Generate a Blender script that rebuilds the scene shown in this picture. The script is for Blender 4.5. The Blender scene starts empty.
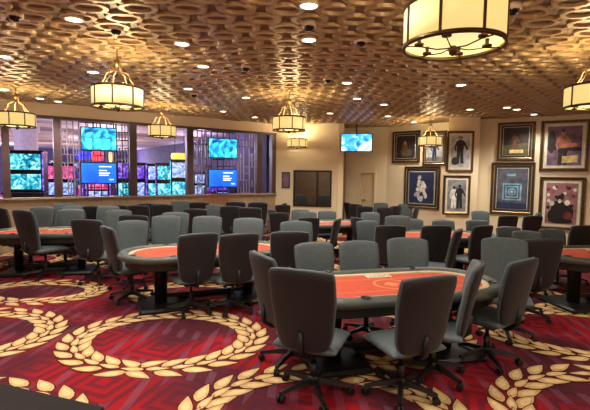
import bpy, math, random
from mathutils import Vector, Matrix
random.seed(7)
S = bpy.context.scene; COL = S.collection
PI = math.pi
def sl(c):                                   # sRGB 0-255 -> linear
    return tuple(((v/255)/12.92 if v/255 <= .04045 else ((v/255+.055)/1.055)**2.4) for v in c)
# ------------------------------------------------------------------ camera
F = 420.0; H = 1.85; ROLL = .012; PITCH = math.atan(31/F)
fw = Vector((0, math.cos(PITCH), -math.sin(PITCH))); r0 = Vector((1, 0, 0)); u0 = r0.cross(fw)
rt = r0*math.cos(ROLL)+u0*math.sin(ROLL); up = rt.cross(fw)
cam = bpy.data.cameras.new('camera'); co = bpy.data.objects.new('camera', cam); COL.objects.link(co)
cam.sensor_width = 36; cam.sensor_fit = 'HORIZONTAL'; cam.lens = 36*F/590; cam.clip_end = 200
m = Matrix.Identity(4)
for i in range(3): m[i][0] = rt[i]; m[i][1] = up[i]; m[i][2] = -fw[i]; m[i][3] = (0, 0, H)[i]
co.matrix_world = m; S.camera = co
C0 = Vector((0, 0, H))
def ray(px, py): return (fw*F + rt*(px-295) + up*(205-py))/F
def atz(px, py, z):
    d = ray(px, py); return C0 + d*((z-H)/d.z)
def aty(px, py, y):
    d = ray(px, py); return C0 + d*(y/d.y)
def onwall(px, py, p, q):                    # the point of a vertical wall through p,q seen at a pixel
    n = Vector((-(q[1]-p[1]), q[0]-p[0], 0)); d = ray(px, py); P = Vector((p[0], p[1], 0))
    return C0 + d*(n.dot(P-C0)/n.dot(d))
# ------------------------------------------------------------------ materials
def nt(name):
    mt = bpy.data.materials.new(name); mt.use_nodes = True
    return mt, mt.node_tree.nodes, mt.node_tree.links, mt.node_tree.nodes['Principled BSDF']
def mat(name, c, rough=.6, metal=0, var=.12, scale=8, bump=0, bscale=60, emit=None, es=0, sheen=0, spec=.5, det=3):
    mt, N, L, b = nt(name); c = sl(c)
    tc = N.new('ShaderNodeTexCoord'); n = N.new('ShaderNodeTexNoise'); n.inputs['Scale'].default_value = scale; n.inputs['Detail'].default_value = det
    L.new(tc.outputs['Object'], n.inputs['Vector'])
    r = N.new('ShaderNodeValToRGB'); L.new(n.outputs['Fac'], r.inputs[0])
    r.color_ramp.elements[0].position = .3; r.color_ramp.elements[1].position = .7
    r.color_ramp.elements[0].color = tuple(v*(1-var) for v in c)+(1,); r.color_ramp.elements[1].color = tuple(min(1, v*(1+var)) for v in c)+(1,)
    L.new(r.outputs[0], b.inputs['Base Color'])
    b.inputs['Roughness'].default_value = rough; b.inputs['Metallic'].default_value = metal
    b.inputs['Specular IOR Level'].default_value = spec
    if sheen: b.inputs['Sheen Weight'].default_value = sheen
    if bump:
        n2 = N.new('ShaderNodeTexNoise'); n2.inputs['Scale'].default_value = bscale; L.new(tc.outputs['Object'], n2.inputs['Vector'])
        bp = N.new('ShaderNodeBump'); bp.inputs['Strength'].default_value = bump; bp.inputs['Distance'].default_value = .01
        L.new(n2.outputs['Fac'], bp.inputs['Height']); L.new(bp.outputs[0], b.inputs['Normal'])
    if emit:
        b.inputs['Emission Color'].default_value = sl(emit)+(1,); b.inputs['Emission Strength'].default_value = es
    return mt
def screen(name, cols, scale=6, es=1.0, dist=1.0, seed=0):   # a lit picture on a screen
    mt, N, L, b = nt(name)
    es *= 2.0 if name.startswith('tv') else 1.0; scale *= .6; tc = N.new('ShaderNodeTexCoord'); mp = N.new('ShaderNodeMapping'); mp.inputs['Location'].default_value = (seed*3.1, seed*1.7, seed)
    L.new(tc.outputs['Object'], mp.inputs['Vector'])
    n = N.new('ShaderNodeTexNoise'); n.inputs['Scale'].default_value = scale; n.inputs['Detail'].default_value = 4; n.inputs['Distortion'].default_value = dist
    L.new(mp.outputs[0], n.inputs['Vector'])
    r = N.new('ShaderNodeValToRGB'); L.new(n.outputs['Fac'], r.inputs[0]); e = r.color_ramp.elements
    while len(e) < len(cols): e.new(.5)
    for i, c in enumerate(cols): e[i].position = .32+.36*i/(len(cols)-1); e[i].color = sl(c)+(1,)
    b.inputs['Base Color'].default_value = (.01, .01, .01, 1); b.inputs['Roughness'].default_value = .3
    L.new(r.outputs[0], b.inputs['Emission Color']); b.inputs['Emission Strength'].default_value = es*.55
    return mt
M = {}
M['wall'] = mat('wall_paint', (236, 220, 190), .8, var=.03, scale=2, bump=.05)
M['beam'] = mat('soffit_paint', (222, 200, 178), .7, var=.03, scale=2)
M['pillar'] = mat('pillar_paint', (232, 214, 182), .8, var=.03, scale=2)
M['ceil'] = mat('bronze_ceiling_panel', (112, 92, 68), .5, .2, var=.12, scale=1.2)
M['ring'] = mat('gold_relief', (166, 140, 102), .42, .25, var=.1, scale=1.5)
M['fabric'] = mat('grey_upholstery', (74, 87, 93), .62, var=.14, scale=30, bump=.12, bscale=300, sheen=.15)
M['shell'] = mat('dark_back_upholstery', (27, 26, 34), .6, var=.14, scale=25, bump=.1, bscale=300, sheen=.1)
M['plastic'] = mat('black_plastic', (22, 21, 24), .4, var=.1)
M['steel'] = mat('dark_steel', (60, 58, 60), .35, .8)
M['rail'] = mat('padded_rail_leather', (78, 84, 80), .38, var=.1, scale=12, bump=.08, bscale=150)
M['lining'] = mat('rail_lining', (198, 180, 148), .4, var=.08)
M['apron'] = mat('table_apron', (34, 36, 34), .5)
M['desk'] = mat('near_black_desk_wood', (36, 30, 28), .75, var=.15, scale=5, spec=.2)
M['dwood'] = mat('dark_wood', (44, 30, 26), .45, var=.25, scale=5)
M['felt'] = mat('orange_red_felt', (190, 76, 50), .9, var=.08, scale=14)
M['feltmark'] = mat('felt_print', (226, 126, 88), .9)
M['white'] = mat('white_plastic', (225, 225, 220), .4, var=.03)
M['brass'] = mat('antique_brass', (142, 118, 78), .4, .6)
M['bronze'] = mat('dark_bronze', (82, 62, 40), .4, .7)
M['shade'] = mat('lit_fabric_shade', (235, 222, 170), .8, var=.03, scale=4, emit=(250, 220, 138), es=.36)
M['diff'] = mat('lit_diffuser', (240, 230, 190), .8, var=.02, scale=4, emit=(250, 232, 165), es=.45)
M['bulb'] = mat('lit_bulb', (255, 240, 200), .5, emit=(255, 240, 200), es=2)
M['down'] = mat('lit_downlight', (255, 250, 235), .5, emit=(255, 246, 225), es=5)
M['trim'] = mat('white_lamp_trim', (210, 195, 170), .5)
M['column'] = mat('dark_purple_brown_column', (84, 62, 66), .45, var=.15, scale=3)
M['sill'] = mat('sill_stone', (170, 148, 128), .5)
M['knee'] = mat('tan_panel', (176, 152, 126), .6)
M['black'] = mat('black_gloss', (12, 12, 14), .25)
M['dark'] = mat('soft_black', (24, 22, 24), .7)
M['frame'] = mat('bronze_picture_frame', (74, 58, 40), .35, .4, var=.3, scale=10)
M['frame2'] = mat('gold_fillet', (176, 150, 100), .35, .6)
M['mat'] = mat('charcoal_mount', (48, 48, 50), .8)
M['matw'] = mat('pale_mount', (222, 218, 206), .8)
M['door'] = mat('cream_door_paint', (214, 194, 160), .6, var=.03)
M['hallwall'] = mat('violet_hall_wall', (66, 60, 92), .8, var=.35, scale=2.5)
M['hallceil'] = mat('violet_hall_ceiling', (176, 164, 168), .7, var=.1)
M['hallfloor'] = mat('hall_carpet', (110, 40, 70), .9, var=.4, scale=4)
M['lattice'] = mat('pale_lattice', (150, 140, 158), .4, .3)
M['latticed'] = mat('dark_lattice', (58, 46, 62), .4, .2)
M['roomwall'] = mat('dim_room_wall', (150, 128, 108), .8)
def pc(n, c): M[n] = mat(n, c, .6, var=.45, scale=7, det=6)
for n, c in dict(p_black=(22, 20, 24), p_dark=(48, 40, 42), p_brown=(110, 70, 48), p_skin=(190, 124, 96), p_red=(120, 44, 42), p_white=(228, 228, 226),
                 p_grey=(130, 132, 136), p_lgrey=(185, 188, 192), p_cyan=(120, 176, 204), p_navy=(34, 44, 84), p_yellow=(226, 200, 130), p_pink=(190, 140, 140), p_mauve=(120, 96, 120), p_olive=(90, 84, 60), p_slate=(84, 88, 104), p_rose=(150, 108, 110)).items(): pc(n, c)
s1 = M['tv_teal'] = screen('tv_teal', [(0, 40, 110), (0, 120, 180), (40, 190, 210), (170, 235, 240)], 7, 1.0, 1.5, 1)
M['tv_blue'] = screen('tv_blue', [(0, 60, 190), (10, 110, 225), (30, 150, 240)], 1.6, .95, .5, 2)
M['tv_sky'] = screen('tv_sky', [(10, 80, 190), (60, 160, 230), (200, 235, 250)], 5, 1.0, 1.5, 5)
M['g_teal'] = screen('game_teal', [(10, 40, 90), (0, 150, 180), (120, 230, 240), (240, 250, 250)], 9, 1.2, 2, 3)
M['g_pink'] = screen('game_pink', [(60, 10, 120), (220, 40, 120), (250, 170, 220)], 9, 1.1, 2, 4)
M['g_white'] = screen('game_white', [(50, 60, 150), (140, 170, 240), (250, 250, 255)], 9, 1.1, 2, 6)
M['g_purple'] = screen('game_purple', [(40, 20, 120), (110, 60, 220), (200, 160, 250)], 8, 1.0, 2, 7)
def em(n, c, s=1): M[n] = mat(n, c, .5, emit=c, es=s*.5)
em('e_blue', (20, 40, 220), 1); em('e_red', (225, 40, 60), 1); em('e_yellow', (250, 215, 90), 1.1); em('e_cyan', (70, 220, 230), 1); em('e_white', (235, 240, 255), 1.2); em('e_violet', (120, 80, 230), 1)
em('e_green', (60, 220, 120), .9)

def carpet():
    mt, N, L, b = nt('patterned_carpet')
    tc = N.new('ShaderNodeTexCoord'); mp = N.new('ShaderNodeMapping'); mp.inputs['Rotation'].default_value = (0, 0, .35); mp.inputs['Scale'].default_value = (1.25, 1.25, 1)
    L.new(tc.outputs['Object'], mp.inputs[0]); sx = N.new('ShaderNodeSeparateXYZ'); L.new(mp.outputs[0], sx.inputs[0])
    def mth(op, a, b_=None, c=None):
        n = N.new('ShaderNodeMath'); n.operation = op
        for i, v in enumerate((a, b_, c)):
            if v is None: continue
            if isinstance(v, (int, float)): n.inputs[i].default_value = v
            else: L.new(v, n.inputs[i])
        return n.outputs[0]
    fx = mth('ABSOLUTE', mth('SUBTRACT', mth('FRACT', sx.outputs[0]), .5)); fy = mth('ABSOLUTE', mth('SUBTRACT', mth('FRACT', sx.outputs[1]), .5))
    c = mth('MAXIMUM', fx, fy); st = mth('GREATER_THAN', mth('FRACT', mth('MULTIPLY', c, 7)), .5)
    st2 = mth('GREATER_THAN', mth('FRACT', mth('MULTIPLY', mth('ADD', sx.outputs[0], mth('MULTIPLY', sx.outputs[1], .35)), 4.0)), .62)
    big = N.new('ShaderNodeTexNoise'); big.inputs['Scale'].default_value = .9; big.inputs['Detail'].default_value = 1; L.new(tc.outputs['Object'], big.inputs['Vector'])
    rb = N.new('ShaderNodeValToRGB'); L.new(big.outputs['Fac'], rb.inputs[0]); rb.color_ramp.interpolation = 'LINEAR'
    e = rb.color_ramp.elements; e[0].position = .42; e[0].color = sl((82, 32, 40))+(1,); e[1].position = .58; e[1].color = sl((150, 24, 33))+(1,)
    def mix(fac, a, b_):
        n = N.new('ShaderNodeMix'); n.data_type = 'RGBA'
        if isinstance(fac, (int, float)): n.inputs[0].default_value = fac
        else: L.new(fac, n.inputs[0])
        for i, v in ((6, a), (7, b_)):
            if isinstance(v, tuple): n.inputs[i].default_value = v+(1,)
            else: L.new(v, n.inputs[i])
        return n.outputs[2]
    col = mix(mth('MULTIPLY', st, .6), rb.outputs[0], sl((72, 28, 48)))
    col = mix(mth('MULTIPLY', mth('MULTIPLY', st2, mth('GREATER_THAN', c, .36)), .45), col, sl((116, 74, 98)))
    fine = N.new('ShaderNodeTexNoise'); fine.inputs['Scale'].default_value = 90; L.new(tc.outputs['Object'], fine.inputs['Vector'])
    v = N.new('ShaderNodeMapRange'); L.new(fine.outputs['Fac'], v.inputs[0]); v.inputs[3].default_value = .6; v.inputs[4].default_value = 1.4
    mu = N.new('ShaderNodeVectorMath'); mu.operation = 'SCALE'; L.new(col, mu.inputs[0]); L.new(v.outputs[0], mu.inputs['Scale'])
    L.new(mu.outputs[0], b.inputs['Base Color']); b.inputs['Roughness'].default_value = .95; b.inputs['Specular IOR Level'].default_value = .15
    return mt
M['carpet'] = carpet()
M['leaf'] = mat('gold_leaf_pile', (206, 168, 118), .9, var=.16, scale=14, spec=.15)
M['leafc'] = mat('pale_leaf_pile', (222, 194, 144), .9, var=.1, scale=14, spec=.15)
M['leafo'] = mat('brown_leaf_outline', (74, 34, 30), .95, spec=.1)
# ------------------------------------------------------------------ mesh builder
class MB:
    def __init__(s): s.v = []; s.f = []; s.m = []; s.sm = []
    def add(s, vs, fs, mi=0, smooth=False):
        o = len(s.v); s.v += [tuple(v) for v in vs]
        for f in fs: s.f.append(tuple(i+o for i in f)); s.m.append(mi); s.sm.append(smooth)
        return s
    def box(s, lo, hi, mi=0, bev=0, X=None):
        x0, y0, z0 = lo; x1, y1, z1 = hi
        if bev <= 0:
            vs = [(x, y, z) for x in (x0, x1) for y in (y0, y1) for z in (z0, z1)]
            fs = [(0, 1, 3, 2), (4, 6, 7, 5), (0, 4, 5, 1), (2, 3, 7, 6), (0, 2, 6, 4), (1, 5, 7, 3)]
        else:                                 # chamfered box
            b = min(bev, (x1-x0)*.45, (y1-y0)*.45, (z1-z0)*.45); vs = []; idx = {}
            for i, x in enumerate((x0, x1)):
                for j, y in enumerate((y0, y1)):
                    for k, z in enumerate((z0, z1)):
                        sx = 1 if i == 0 else -1; sy = 1 if j == 0 else -1; sz = 1 if k == 0 else -1
                        for a, p in enumerate(((x, y+sy*b, z+sz*b), (x+sx*b, y, z+sz*b), (x+sx*b, y+sy*b, z))):
                            idx[(i, j, k, a)] = len(vs); vs.append(p)
            fs = []
            for i in (0, 1): fs.append([idx[(i, 0, 0, 0)], idx[(i, 1, 0, 0)], idx[(i, 1, 1, 0)], idx[(i, 0, 1, 0)]])
            for j in (0, 1): fs.append([idx[(0, j, 0, 1)], idx[(1, j, 0, 1)], idx[(1, j, 1, 1)], idx[(0, j, 1, 1)]])
            for k in (0, 1): fs.append([idx[(0, 0, k, 2)], idx[(1, 0, k, 2)], idx[(1, 1, k, 2)], idx[(0, 1, k, 2)]])
            for i in (0, 1):
                for j in (0, 1):
                    fs.append([idx[(i, j, 0, 0)], idx[(i, j, 0, 1)], idx[(i, j, 1, 1)], idx[(i, j, 1, 0)]])
                    fs.append([idx[(i, 0, j, 0)], idx[(i, 0, j, 2)], idx[(i, 1, j, 2)], idx[(i, 1, j, 0)]])
                    fs.append([idx[(0, i, j, 1)], idx[(0, i, j, 2)], idx[(1, i, j, 2)], idx[(1, i, j, 1)]])
                    for k in (0, 1): fs.append([idx[(i, j, k, 0)], idx[(i, j, k, 1)], idx[(i, j, k, 2)]])
        if X is not None: vs = [X @ Vector(v) for v in vs]
        return s.add(vs, fs, mi)
    def tube(s, pts, r, n=8, mi=0, cap=True, smooth=True):
        pts = [Vector(p) for p in pts]; rs = r if isinstance(r, (list, tuple)) else [r]*len(pts); vs = []; fs = []
        for i, p in enumerate(pts):
            t = (pts[min(i+1, len(pts)-1)]-pts[max(i-1, 0)]).normalized()
            a = t.cross(Vector((0, 0, 1)) if abs(t.z) < .9 else Vector((1, 0, 0))).normalized(); b = t.cross(a)
            for k in range(n): vs.append(p+(a*math.cos(2*PI*k/n)+b*math.sin(2*PI*k/n))*rs[i])
        for i in range(len(pts)-1):
            for k in range(n): fs.append((i*n+k, i*n+(k+1) % n, (i+1)*n+(k+1) % n, (i+1)*n+k))
        s.add(vs, fs, mi, smooth)
        if cap: o = len(s.v)-len(vs); s.f += [tuple(o+k for k in range(n))[::-1], tuple(o+(len(pts)-1)*n+k for k in range(n))]; s.m += [mi]*2; s.sm += [False]*2
        return s
    def lathe(s, prof, n=32, c=(0, 0, 0), mi=0, smooth=True, close=False):
        vs = [(c[0]+r*math.cos(2*PI*k/n), c[1]+r*math.sin(2*PI*k/n), c[2]+z) for r, z in prof for k in range(n)]
        P = len(prof); fs = [(i*n+k, i*n+(k+1) % n, ((i+1) % P)*n+(k+1) % n, ((i+1) % P)*n+k) for i in range(P if close else P-1) for k in range(n)]
        return s.add(vs, fs, mi, smooth)
    def pillow(s, fn, T, nu=10, nv=12, mi=0, e=8):   # fn(u,v)->(point, normal); soft edged cushion
        vs = []; 
        def g(a): return a
        for side in (1, -1):
            for j in range(nv+1):
                for i in range(nu+1):
                    u = -math.cos(PI*i/nu); v = -math.cos(PI*j/nv)
                    p, n = fn(u, v); t = T*(max(0, (1-abs(u)**e)*(1-abs(v)**e)))**.5
                    vs.append(Vector(p)+Vector(n)*t*side*.5)
        W = nu+1; K = W*(nv+1); fs = []
        for j in range(nv):
            for i in range(nu):
                a = j*W+i; fs.append((a, a+1, a+W+1, a+W)); fs.append((K+a, K+a+W, K+a+W+1, K+a+1))
        return s.add(vs, fs, mi, True)
    def build(s, name, mats, parent=None, weld=False):
        me = bpy.data.meshes.new(name); me.from_pydata(s.v, [], s.f)
        for mm in (mats if isinstance(mats, (list, tuple)) else [mats]): me.materials.append(M[mm] if isinstance(mm, str) else mm)
        me.polygons.foreach_set('material_index', s.m); me.polygons.foreach_set('use_smooth', s.sm)
        if weld:
            import bmesh
            bm = bmesh.new(); bm.from_mesh(me); bmesh.ops.remove_doubles(bm, verts=bm.verts, dist=1e-5)
            bmesh.ops.recalc_face_normals(bm, faces=bm.faces); bm.to_mesh(me); bm.free()
        me.update(); o = bpy.data.objects.new(name, me); COL.objects.link(o)
        if parent: o.parent = parent
        return o
def tag(o, label=None, cat=None, group=None, kind=None):
    if label: o['label'] = label
    if cat: o['category'] = cat
    if group: o['group'] = group
    if kind: o['kind'] = kind
    return o
def empty(name, loc=(0, 0, 0), rz=0):
    o = bpy.data.objects.new(name, None); COL.objects.link(o); o.location = loc; o.rotation_euler = (0, 0, rz); o.empty_display_size = .1; return o
def kids(o): return [x for x in bpy.data.objects if x.parent == o]
def copy_tree(root):
    tree = TREES[root.name]
    r = root.copy(); COL.objects.link(r)
    for ch, subs in tree:
        c = ch.copy(); COL.objects.link(c); c.parent = r
        for g in subs:
            d = g.copy(); COL.objects.link(d); d.parent = c
    return r
TREES = {}
def register(root): TREES[root.name] = [(c, kids(c)) for c in kids(root)]
def struct(mb, name, mats, **k): return tag(mb.build(name, mats, **k), kind='structure')
def prism(poly, z0, z1, mb=None, mi=0):
    mb = mb or MB(); n = len(poly); vs = [(p[0], p[1], z0) for p in poly]+[(p[0], p[1], z1) for p in poly]
    mb.add(vs, [tuple(range(n))[::-1], tuple(range(n, 2*n))]+[(i, (i+1) % n, n+(i+1) % n, n+i) for i in range(n)], mi); return mb
def wallbox(p, q, z0, z1, th, mb=None, mi=0, s0=0, s1=None, off=0):
    """a slab along p->q, from s0 to s1 metres, thickness th on the left-hand side (th<0: right-hand side)"""
    p = Vector((p[0], p[1])); q = Vector((q[0], q[1])); L = (q-p).length; d = (q-p)/L; n = Vector((-d.y, d.x))
    s1 = L if s1 is None else s1
    a = p+d*s0+n*off; b = p+d*s1+n*off
    poly = [a, b, b+n*th, a+n*th]
    if th < 0: poly = poly[::-1]
    return prism(poly, z0, z1, mb, mi)
# ------------------------------------------------------------------ room shell
CH = 3.4
A = (-6.5, 9.2); B = (-.62, 13.3); dAB = Vector((B[0]-A[0], B[1]-A[1])).normalized()
A0 = (A[0]-dAB.x*4.2, A[1]-dAB.y*4.2)
Mr = (1.44, 12.8); Ms = (1.44, 14.2); Cc = (2.95, 13.6); Pw = (4.62, 12.15); Nl = (4.75, 11.75); Nr = (8.6, 9.5)
Pf = [(4.05, 11.25), (4.84, 11.15)]
outline = [(A0[0], -3.5), (Nr[0], -3.5), Nr, Nl, Pw, Cc, Ms, Mr, B, A0]
def inside(x, y, poly=outline):
    c = False; n = len(poly)
    for i in range(n):
        (x1, y1), (x2, y2) = poly[i], poly[(i+1) % n]
        if (y1 > y) != (y2 > y) and x < (x2-x1)*(y-y1)/(y2-y1)+x1: c = not c
    return c
# floor with the wreath carpet
fl = prism(outline, -.1, 0)
def leaf(mb, x, y, ang, L, W, z):
    def outl(k, zz, mi):
        pts = []
        for t in (0, .12, .3, .5, .7, .86, 1):
            w = math.sin(PI*min(1, t**.72))**1.0 if 0 < t < 1 else 0
            pts.append((t, w))
        left = [((t-.5)*k+.5, w*k) for t, w in pts]; right = [((t-.5)*k+.5, -w*k) for t, w in pts[-2:0:-1]]
        vs = []
        for t, w in left+right:
            lx = (t-.5)*L; ly = w*W/2+math.sin(t*PI)*.03*L
            vs.append((x+lx*math.cos(ang)-ly*math.sin(ang), y+lx*math.sin(ang)+ly*math.cos(ang), zz))
        mb.add(vs, [tuple(range(len(vs)))[::-1]], mi)
    outl(1.0, z, 3); outl(.86, z+.0001, 1); outl(.5, z+.0002, 2)
def wreath(mb, cx, cy, rx, ry, start=-PI/2):
    per = PI*(rx+ry); n = int(per/.21)
    for k in range(n):
        for sgn in (1,):
            t = start+2*PI*k/n; s = 1 if math.sin(t-start) >= 0 or True else -1
            # leaves run up both sides from the bottom
            half = ((t-start) % (2*PI)) < PI; dirn = 1 if half else -1
            for row, (dr, tilt) in enumerate(((.13, -.42), (-.1, .42), (.01, 0))):
                tt = t+row*.5*2*PI/n*.6; ex = math.cos(tt); ey = math.sin(tt)
                px = cx+(rx+dr)*ex; py = cy+(ry+dr)*ey
                tang = math.atan2(ry*math.cos(tt), -rx*math.sin(tt))+(0 if dirn > 0 else PI)
                if not inside(px, py): continue
                leaf(mb, px, py, tang+tilt*dirn, .34 if row < 2 else .27, .135 if row < 2 else .09, .001+.0003*((k*3+row) % 24))
W1 = [(-3.78, 4.6), (-1.42, 4.6), (.95, 4.8), (3.4, 4.95), (5.8, 4.95)]
for x, y in W1: wreath(fl, x, y, .95, .76)
for x, y in [(-2.55, 2.7), (.25, 3.05), (2.75, 3.1), (5.2, 3.1), (-4.9, 2.95)]: wreath(fl, x, y, .98, .74)
for x, y in [(-6.3, 6.35), (-3.9, 6.35), (-1.5, 6.35), (.9, 6.35), (3.3, 6.35), (5.7, 6.35)]: wreath(fl, x, y, .82, .52)
for r_, yy in enumerate((8.7, 10.4, 12.0)):
    for k in range(8):
        x = -6.9+2.4*k+(0 if r_ % 2 else 1.2)
        wreath(fl, x, yy, .82, .6)
struct(fl, 'floor', ['carpet', 'leaf', 'leafc', 'leafo'])
# ceiling with raised interlocking rings
cl = prism(outline, CH, CH+.1)
px_, py_ = .46, .25
rows = int(18/py_); NS = 18
for j in range(rows):
    y = -1.2+j*py_
    for i in range(int(19/px_)+1):
        x = -10+i*px_+(px_/2 if j % 2 else 0)
        if not all(inside(x+dx, y+dy) for dx, dy in ((.25, 0), (-.25, 0), (0, .2), (0, -.2))): continue
        if 3.7 < x < 5 and y > 10.95: continue
        vs = []
        for k in range(NS):
            a = 2*PI*k/NS; ca, sa = math.cos(a), math.sin(a)
            for r_, z in ((1.0, CH), (.93, CH-.03), (.66, CH-.03), (.58, CH)):
                vs.append((x+.195*r_*ca, y+.135*r_*sa, z))
        fs = [(k*4+q, k*4+q+1, ((k+1) % NS)*4+q+1, ((k+1) % NS)*4+q) for k in range(NS) for q in range(3)]
        cl.add(vs, fs, 1)
        for dx, dy in ((.23, .125*2-.125), (-.23, .125)):
            # short straps that tie a ring to its neighbours
            d = Vector((dx, py_)).normalized() if False else Vector((dx, py_/1.0)).normalized()
            c = Vector((x, y))+Vector((dx, py_))*.5; n = Vector((-d.y, d.x))*.018; e = d*.05
            q = [c-e-n, c+e-n, c+e+n, c-e+n]
            if all(inside(t.x, t.y) for t in q): 
                cl.add([(t.x, t.y, CH) for t in q]+[(t.x, t.y, CH-.026) for t in q], [(4, 5, 6, 7), (0, 1, 5, 4), (1, 2, 6, 5), (2, 3, 7, 6), (3, 0, 4, 7)], 1)
struct(cl, 'ceiling', ['ceil', 'ring'])
# walls (outside thickness)
struct(wallbox((A0[0], -3.5), A0, 0, CH, .15), 'wall_left', 'wall')
struct(wallbox(Nr, (Nr[0], -3.5), 0, CH, .15), 'wall_right', 'wall')
struct(wallbox((Nr[0], -3.5), (A0[0], -3.5), 0, CH, .15), 'wall_rear', 'wall')
struct(wallbox(Nl, Nr, 0, CH, .15), 'wall_back_right', 'wall')
struct(wallbox(Cc, Pw, 0, CH, .15), 'wall_back_picture', 'wall')
struct(wallbox(Mr, Ms, 0, CH, .15), 'wall_alcove_side', 'wall')
pl = MB(); prism([Pf[0], Pf[1], (4.95, 11.75), (4.55, 12.5)], 0, CH, pl)
struct(pl, 'wall_pillar', 'pillar')
for i, (p, q) in enumerate((((Nl), (Nr)), ((Cc), (Pw)))):
    struct(wallbox(p, q, 0, .12, -.02), 'baseboard_back_right' if i == 0 else 'baseboard_back', 'dwood')
# window wall: knee wall, beam, columns
LAB = (Vector(B)-Vector(A0)).length
struct(wallbox(A0, B, 0, 1.2, .15), 'wall_back_left', 'knee')
struct(wallbox(A0, B, 3.12, CH, .22, off=-.05), 'wall_back_left_beam', 'beam')
struct(wallbox(A0, B, 1.2, 1.24, .26, off=-.06), 'trim_sill', 'sill')
struct(wallbox(A0, B, 3.06, 3.12, .18, off=-.02), 'trim_head', 'column')
def sAB(px, py=160):
    p = onwall(px, py, A, B); return (Vector((p.x, p.y))-Vector(A0)).dot(dAB)
cols = [(2, 10), (54, 61), (130, 137), (187, 193), (257, 262), (272, 276)]
for i, (a, b) in enumerate(cols):
    s0, s1 = sAB(a), min(sAB(b), LAB)
    struct(wallbox(A0, B, 1.24, 3.06, .16, s0=s0, s1=s1, off=-.01), 'trim_column_%d' % (i+1), 'column')
# middle wall with its opening
def opening_wall(name, p, q, z0, z1, sa, sb, m, th=.15):
    mb = MB(); wallbox(p, q, 0, CH, th, mb, s0=0, s1=sa); wallbox(p, q, 0, CH, th, mb, s0=sb)
    wallbox(p, q, z1, CH, th, mb, s0=sa, s1=sb)
    if z0 > 0: wallbox(p, q, 0, z0, th, mb, s0=sa, s1=sb)
    return struct(mb, name, m)
def sOn(px, py, p, q):
    w = onwall(px, py, p, q); d = (Vector(q)-Vector(p)).normalized(); return (Vector((w.x, w.y))-Vector(p)).dot(d)
oa, ob = sOn(295, 190, B, Mr), sOn(330, 190, B, Mr)
oz1 = onwall(312, 172, B, Mr).z; oz0 = onwall(312, 205, B, Mr).z
opening_wall('wall_back_middle', B, Mr, oz0, oz1, oa, ob, 'wall')
wf = MB()
for s0, s1, z0, z1 in ((oa-.05, oa, oz0-.05, oz1+.05), (ob, ob+.05, oz0-.05, oz1+.05), (oa, ob, oz1, oz1+.05), (oa, ob, oz0-.05, oz0), (oa+(ob-oa)*.62, oa+(ob-oa)*.62+.03, oz0, oz1)):
    wallbox(B, Mr, z0, z1, .19, wf, s0=s0, s1=s1, off=-.03)
struct(wf, 'window_1', 'dwood')
# alcove wall with its door
da, db = sOn(360.5, 190, Ms, Cc), sOn(374, 190, Ms, Cc); dz1 = onwall(367, 173, Ms, Cc).z
opening_wall('wall_alcove', Ms, Cc, 0, dz1, da, db, 'wall')
dr = MB(); wallbox(Ms, Cc, .01, dz1-.01, .05, dr, s0=da+.01, s1=db-.01, off=.04)
d_ = struct(dr, 'door_1', 'door')
fr = MB()
for s0, s1, z0, z1 in ((da-.06, da, 0, dz1+.06), (db, db+.06, 0, dz1+.06), (da, db, dz1, dz1+.06)): wallbox(Ms, Cc, z0, z1, .04, fr, s0=s0, s1=s1, off=-.03)
fr.build('door_frame', 'pillar', d_)
hd = MB(); wallbox(Ms, Cc, 1.0, 1.04, -.05, hd, s0=da+.06, s1=da+.16, off=.04); hd.build('door_handle', 'brass', d_)
# the small room behind the opening
dBM = (Vector(Mr)-Vector(B)).normalized(); nBM = Vector((-dBM.y, dBM.x))
def bm_pt(s, t): v = Vector(B)+dBM*s+nBM*t; return (v.x, v.y)
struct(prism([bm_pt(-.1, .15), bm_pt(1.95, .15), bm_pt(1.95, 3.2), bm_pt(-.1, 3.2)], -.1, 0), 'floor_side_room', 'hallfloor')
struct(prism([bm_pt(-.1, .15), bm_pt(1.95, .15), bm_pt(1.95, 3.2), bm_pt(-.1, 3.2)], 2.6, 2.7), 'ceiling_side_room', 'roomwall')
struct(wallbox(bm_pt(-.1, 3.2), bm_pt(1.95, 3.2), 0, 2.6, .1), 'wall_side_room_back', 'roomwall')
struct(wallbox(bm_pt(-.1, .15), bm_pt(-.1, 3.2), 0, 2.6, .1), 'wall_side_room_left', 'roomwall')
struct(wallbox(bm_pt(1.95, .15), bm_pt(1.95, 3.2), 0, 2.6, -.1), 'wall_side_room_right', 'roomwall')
# ------------------------------------------------------------------ the gaming hall beyond the windows
nAB = Vector((-dAB.y, dAB.x))
def hp(s, t): v = Vector(A0)+dAB*s+nAB*t; return (v.x, v.y)
e = Vector(B)
hall = [hp(-4, .16), hp(LAB-.1, .16), hp(LAB-.1, 3.4), hp(LAB+2.5, 3.6), hp(LAB+2.5, 30), hp(-4, 30)]
struct(prism(hall, -.12, -.0), 'floor_hall', 'hallfloor')
struct(prism(hall, 3.75, 3.85), 'ceiling_hall', 'hallceil')
struct(wallbox(hp(-4, 30), hp(LAB+2.5, 30), 0, 3.75, .1), 'wall_hall_back', 'hallwall')
struct(wallbox(hp(LAB+2.5, 3.6), hp(LAB+2.5, 30), 0, 3.75, -.1), 'wall_hall_far_right', 'hallwall')
struct(wallbox(hp(-4, .16), hp(-4, 30), 0, 3.75, .1), 'wall_hall_left', 'hallwall')
struct(wallbox(hp(LAB-.1, .4), hp(LAB-.1, 3.4), 0, 3.75, -.1), 'wall_hall_right', 'hallwall')
for i, t in enumerate((3.5, 6, 8.5, 12, 16, 21)):
    struct(wallbox(hp(-4, t), hp(LAB+1, t), 3.62, 3.75, .12), 'trim_hall_%d' % (i+1), 'beam')
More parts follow.
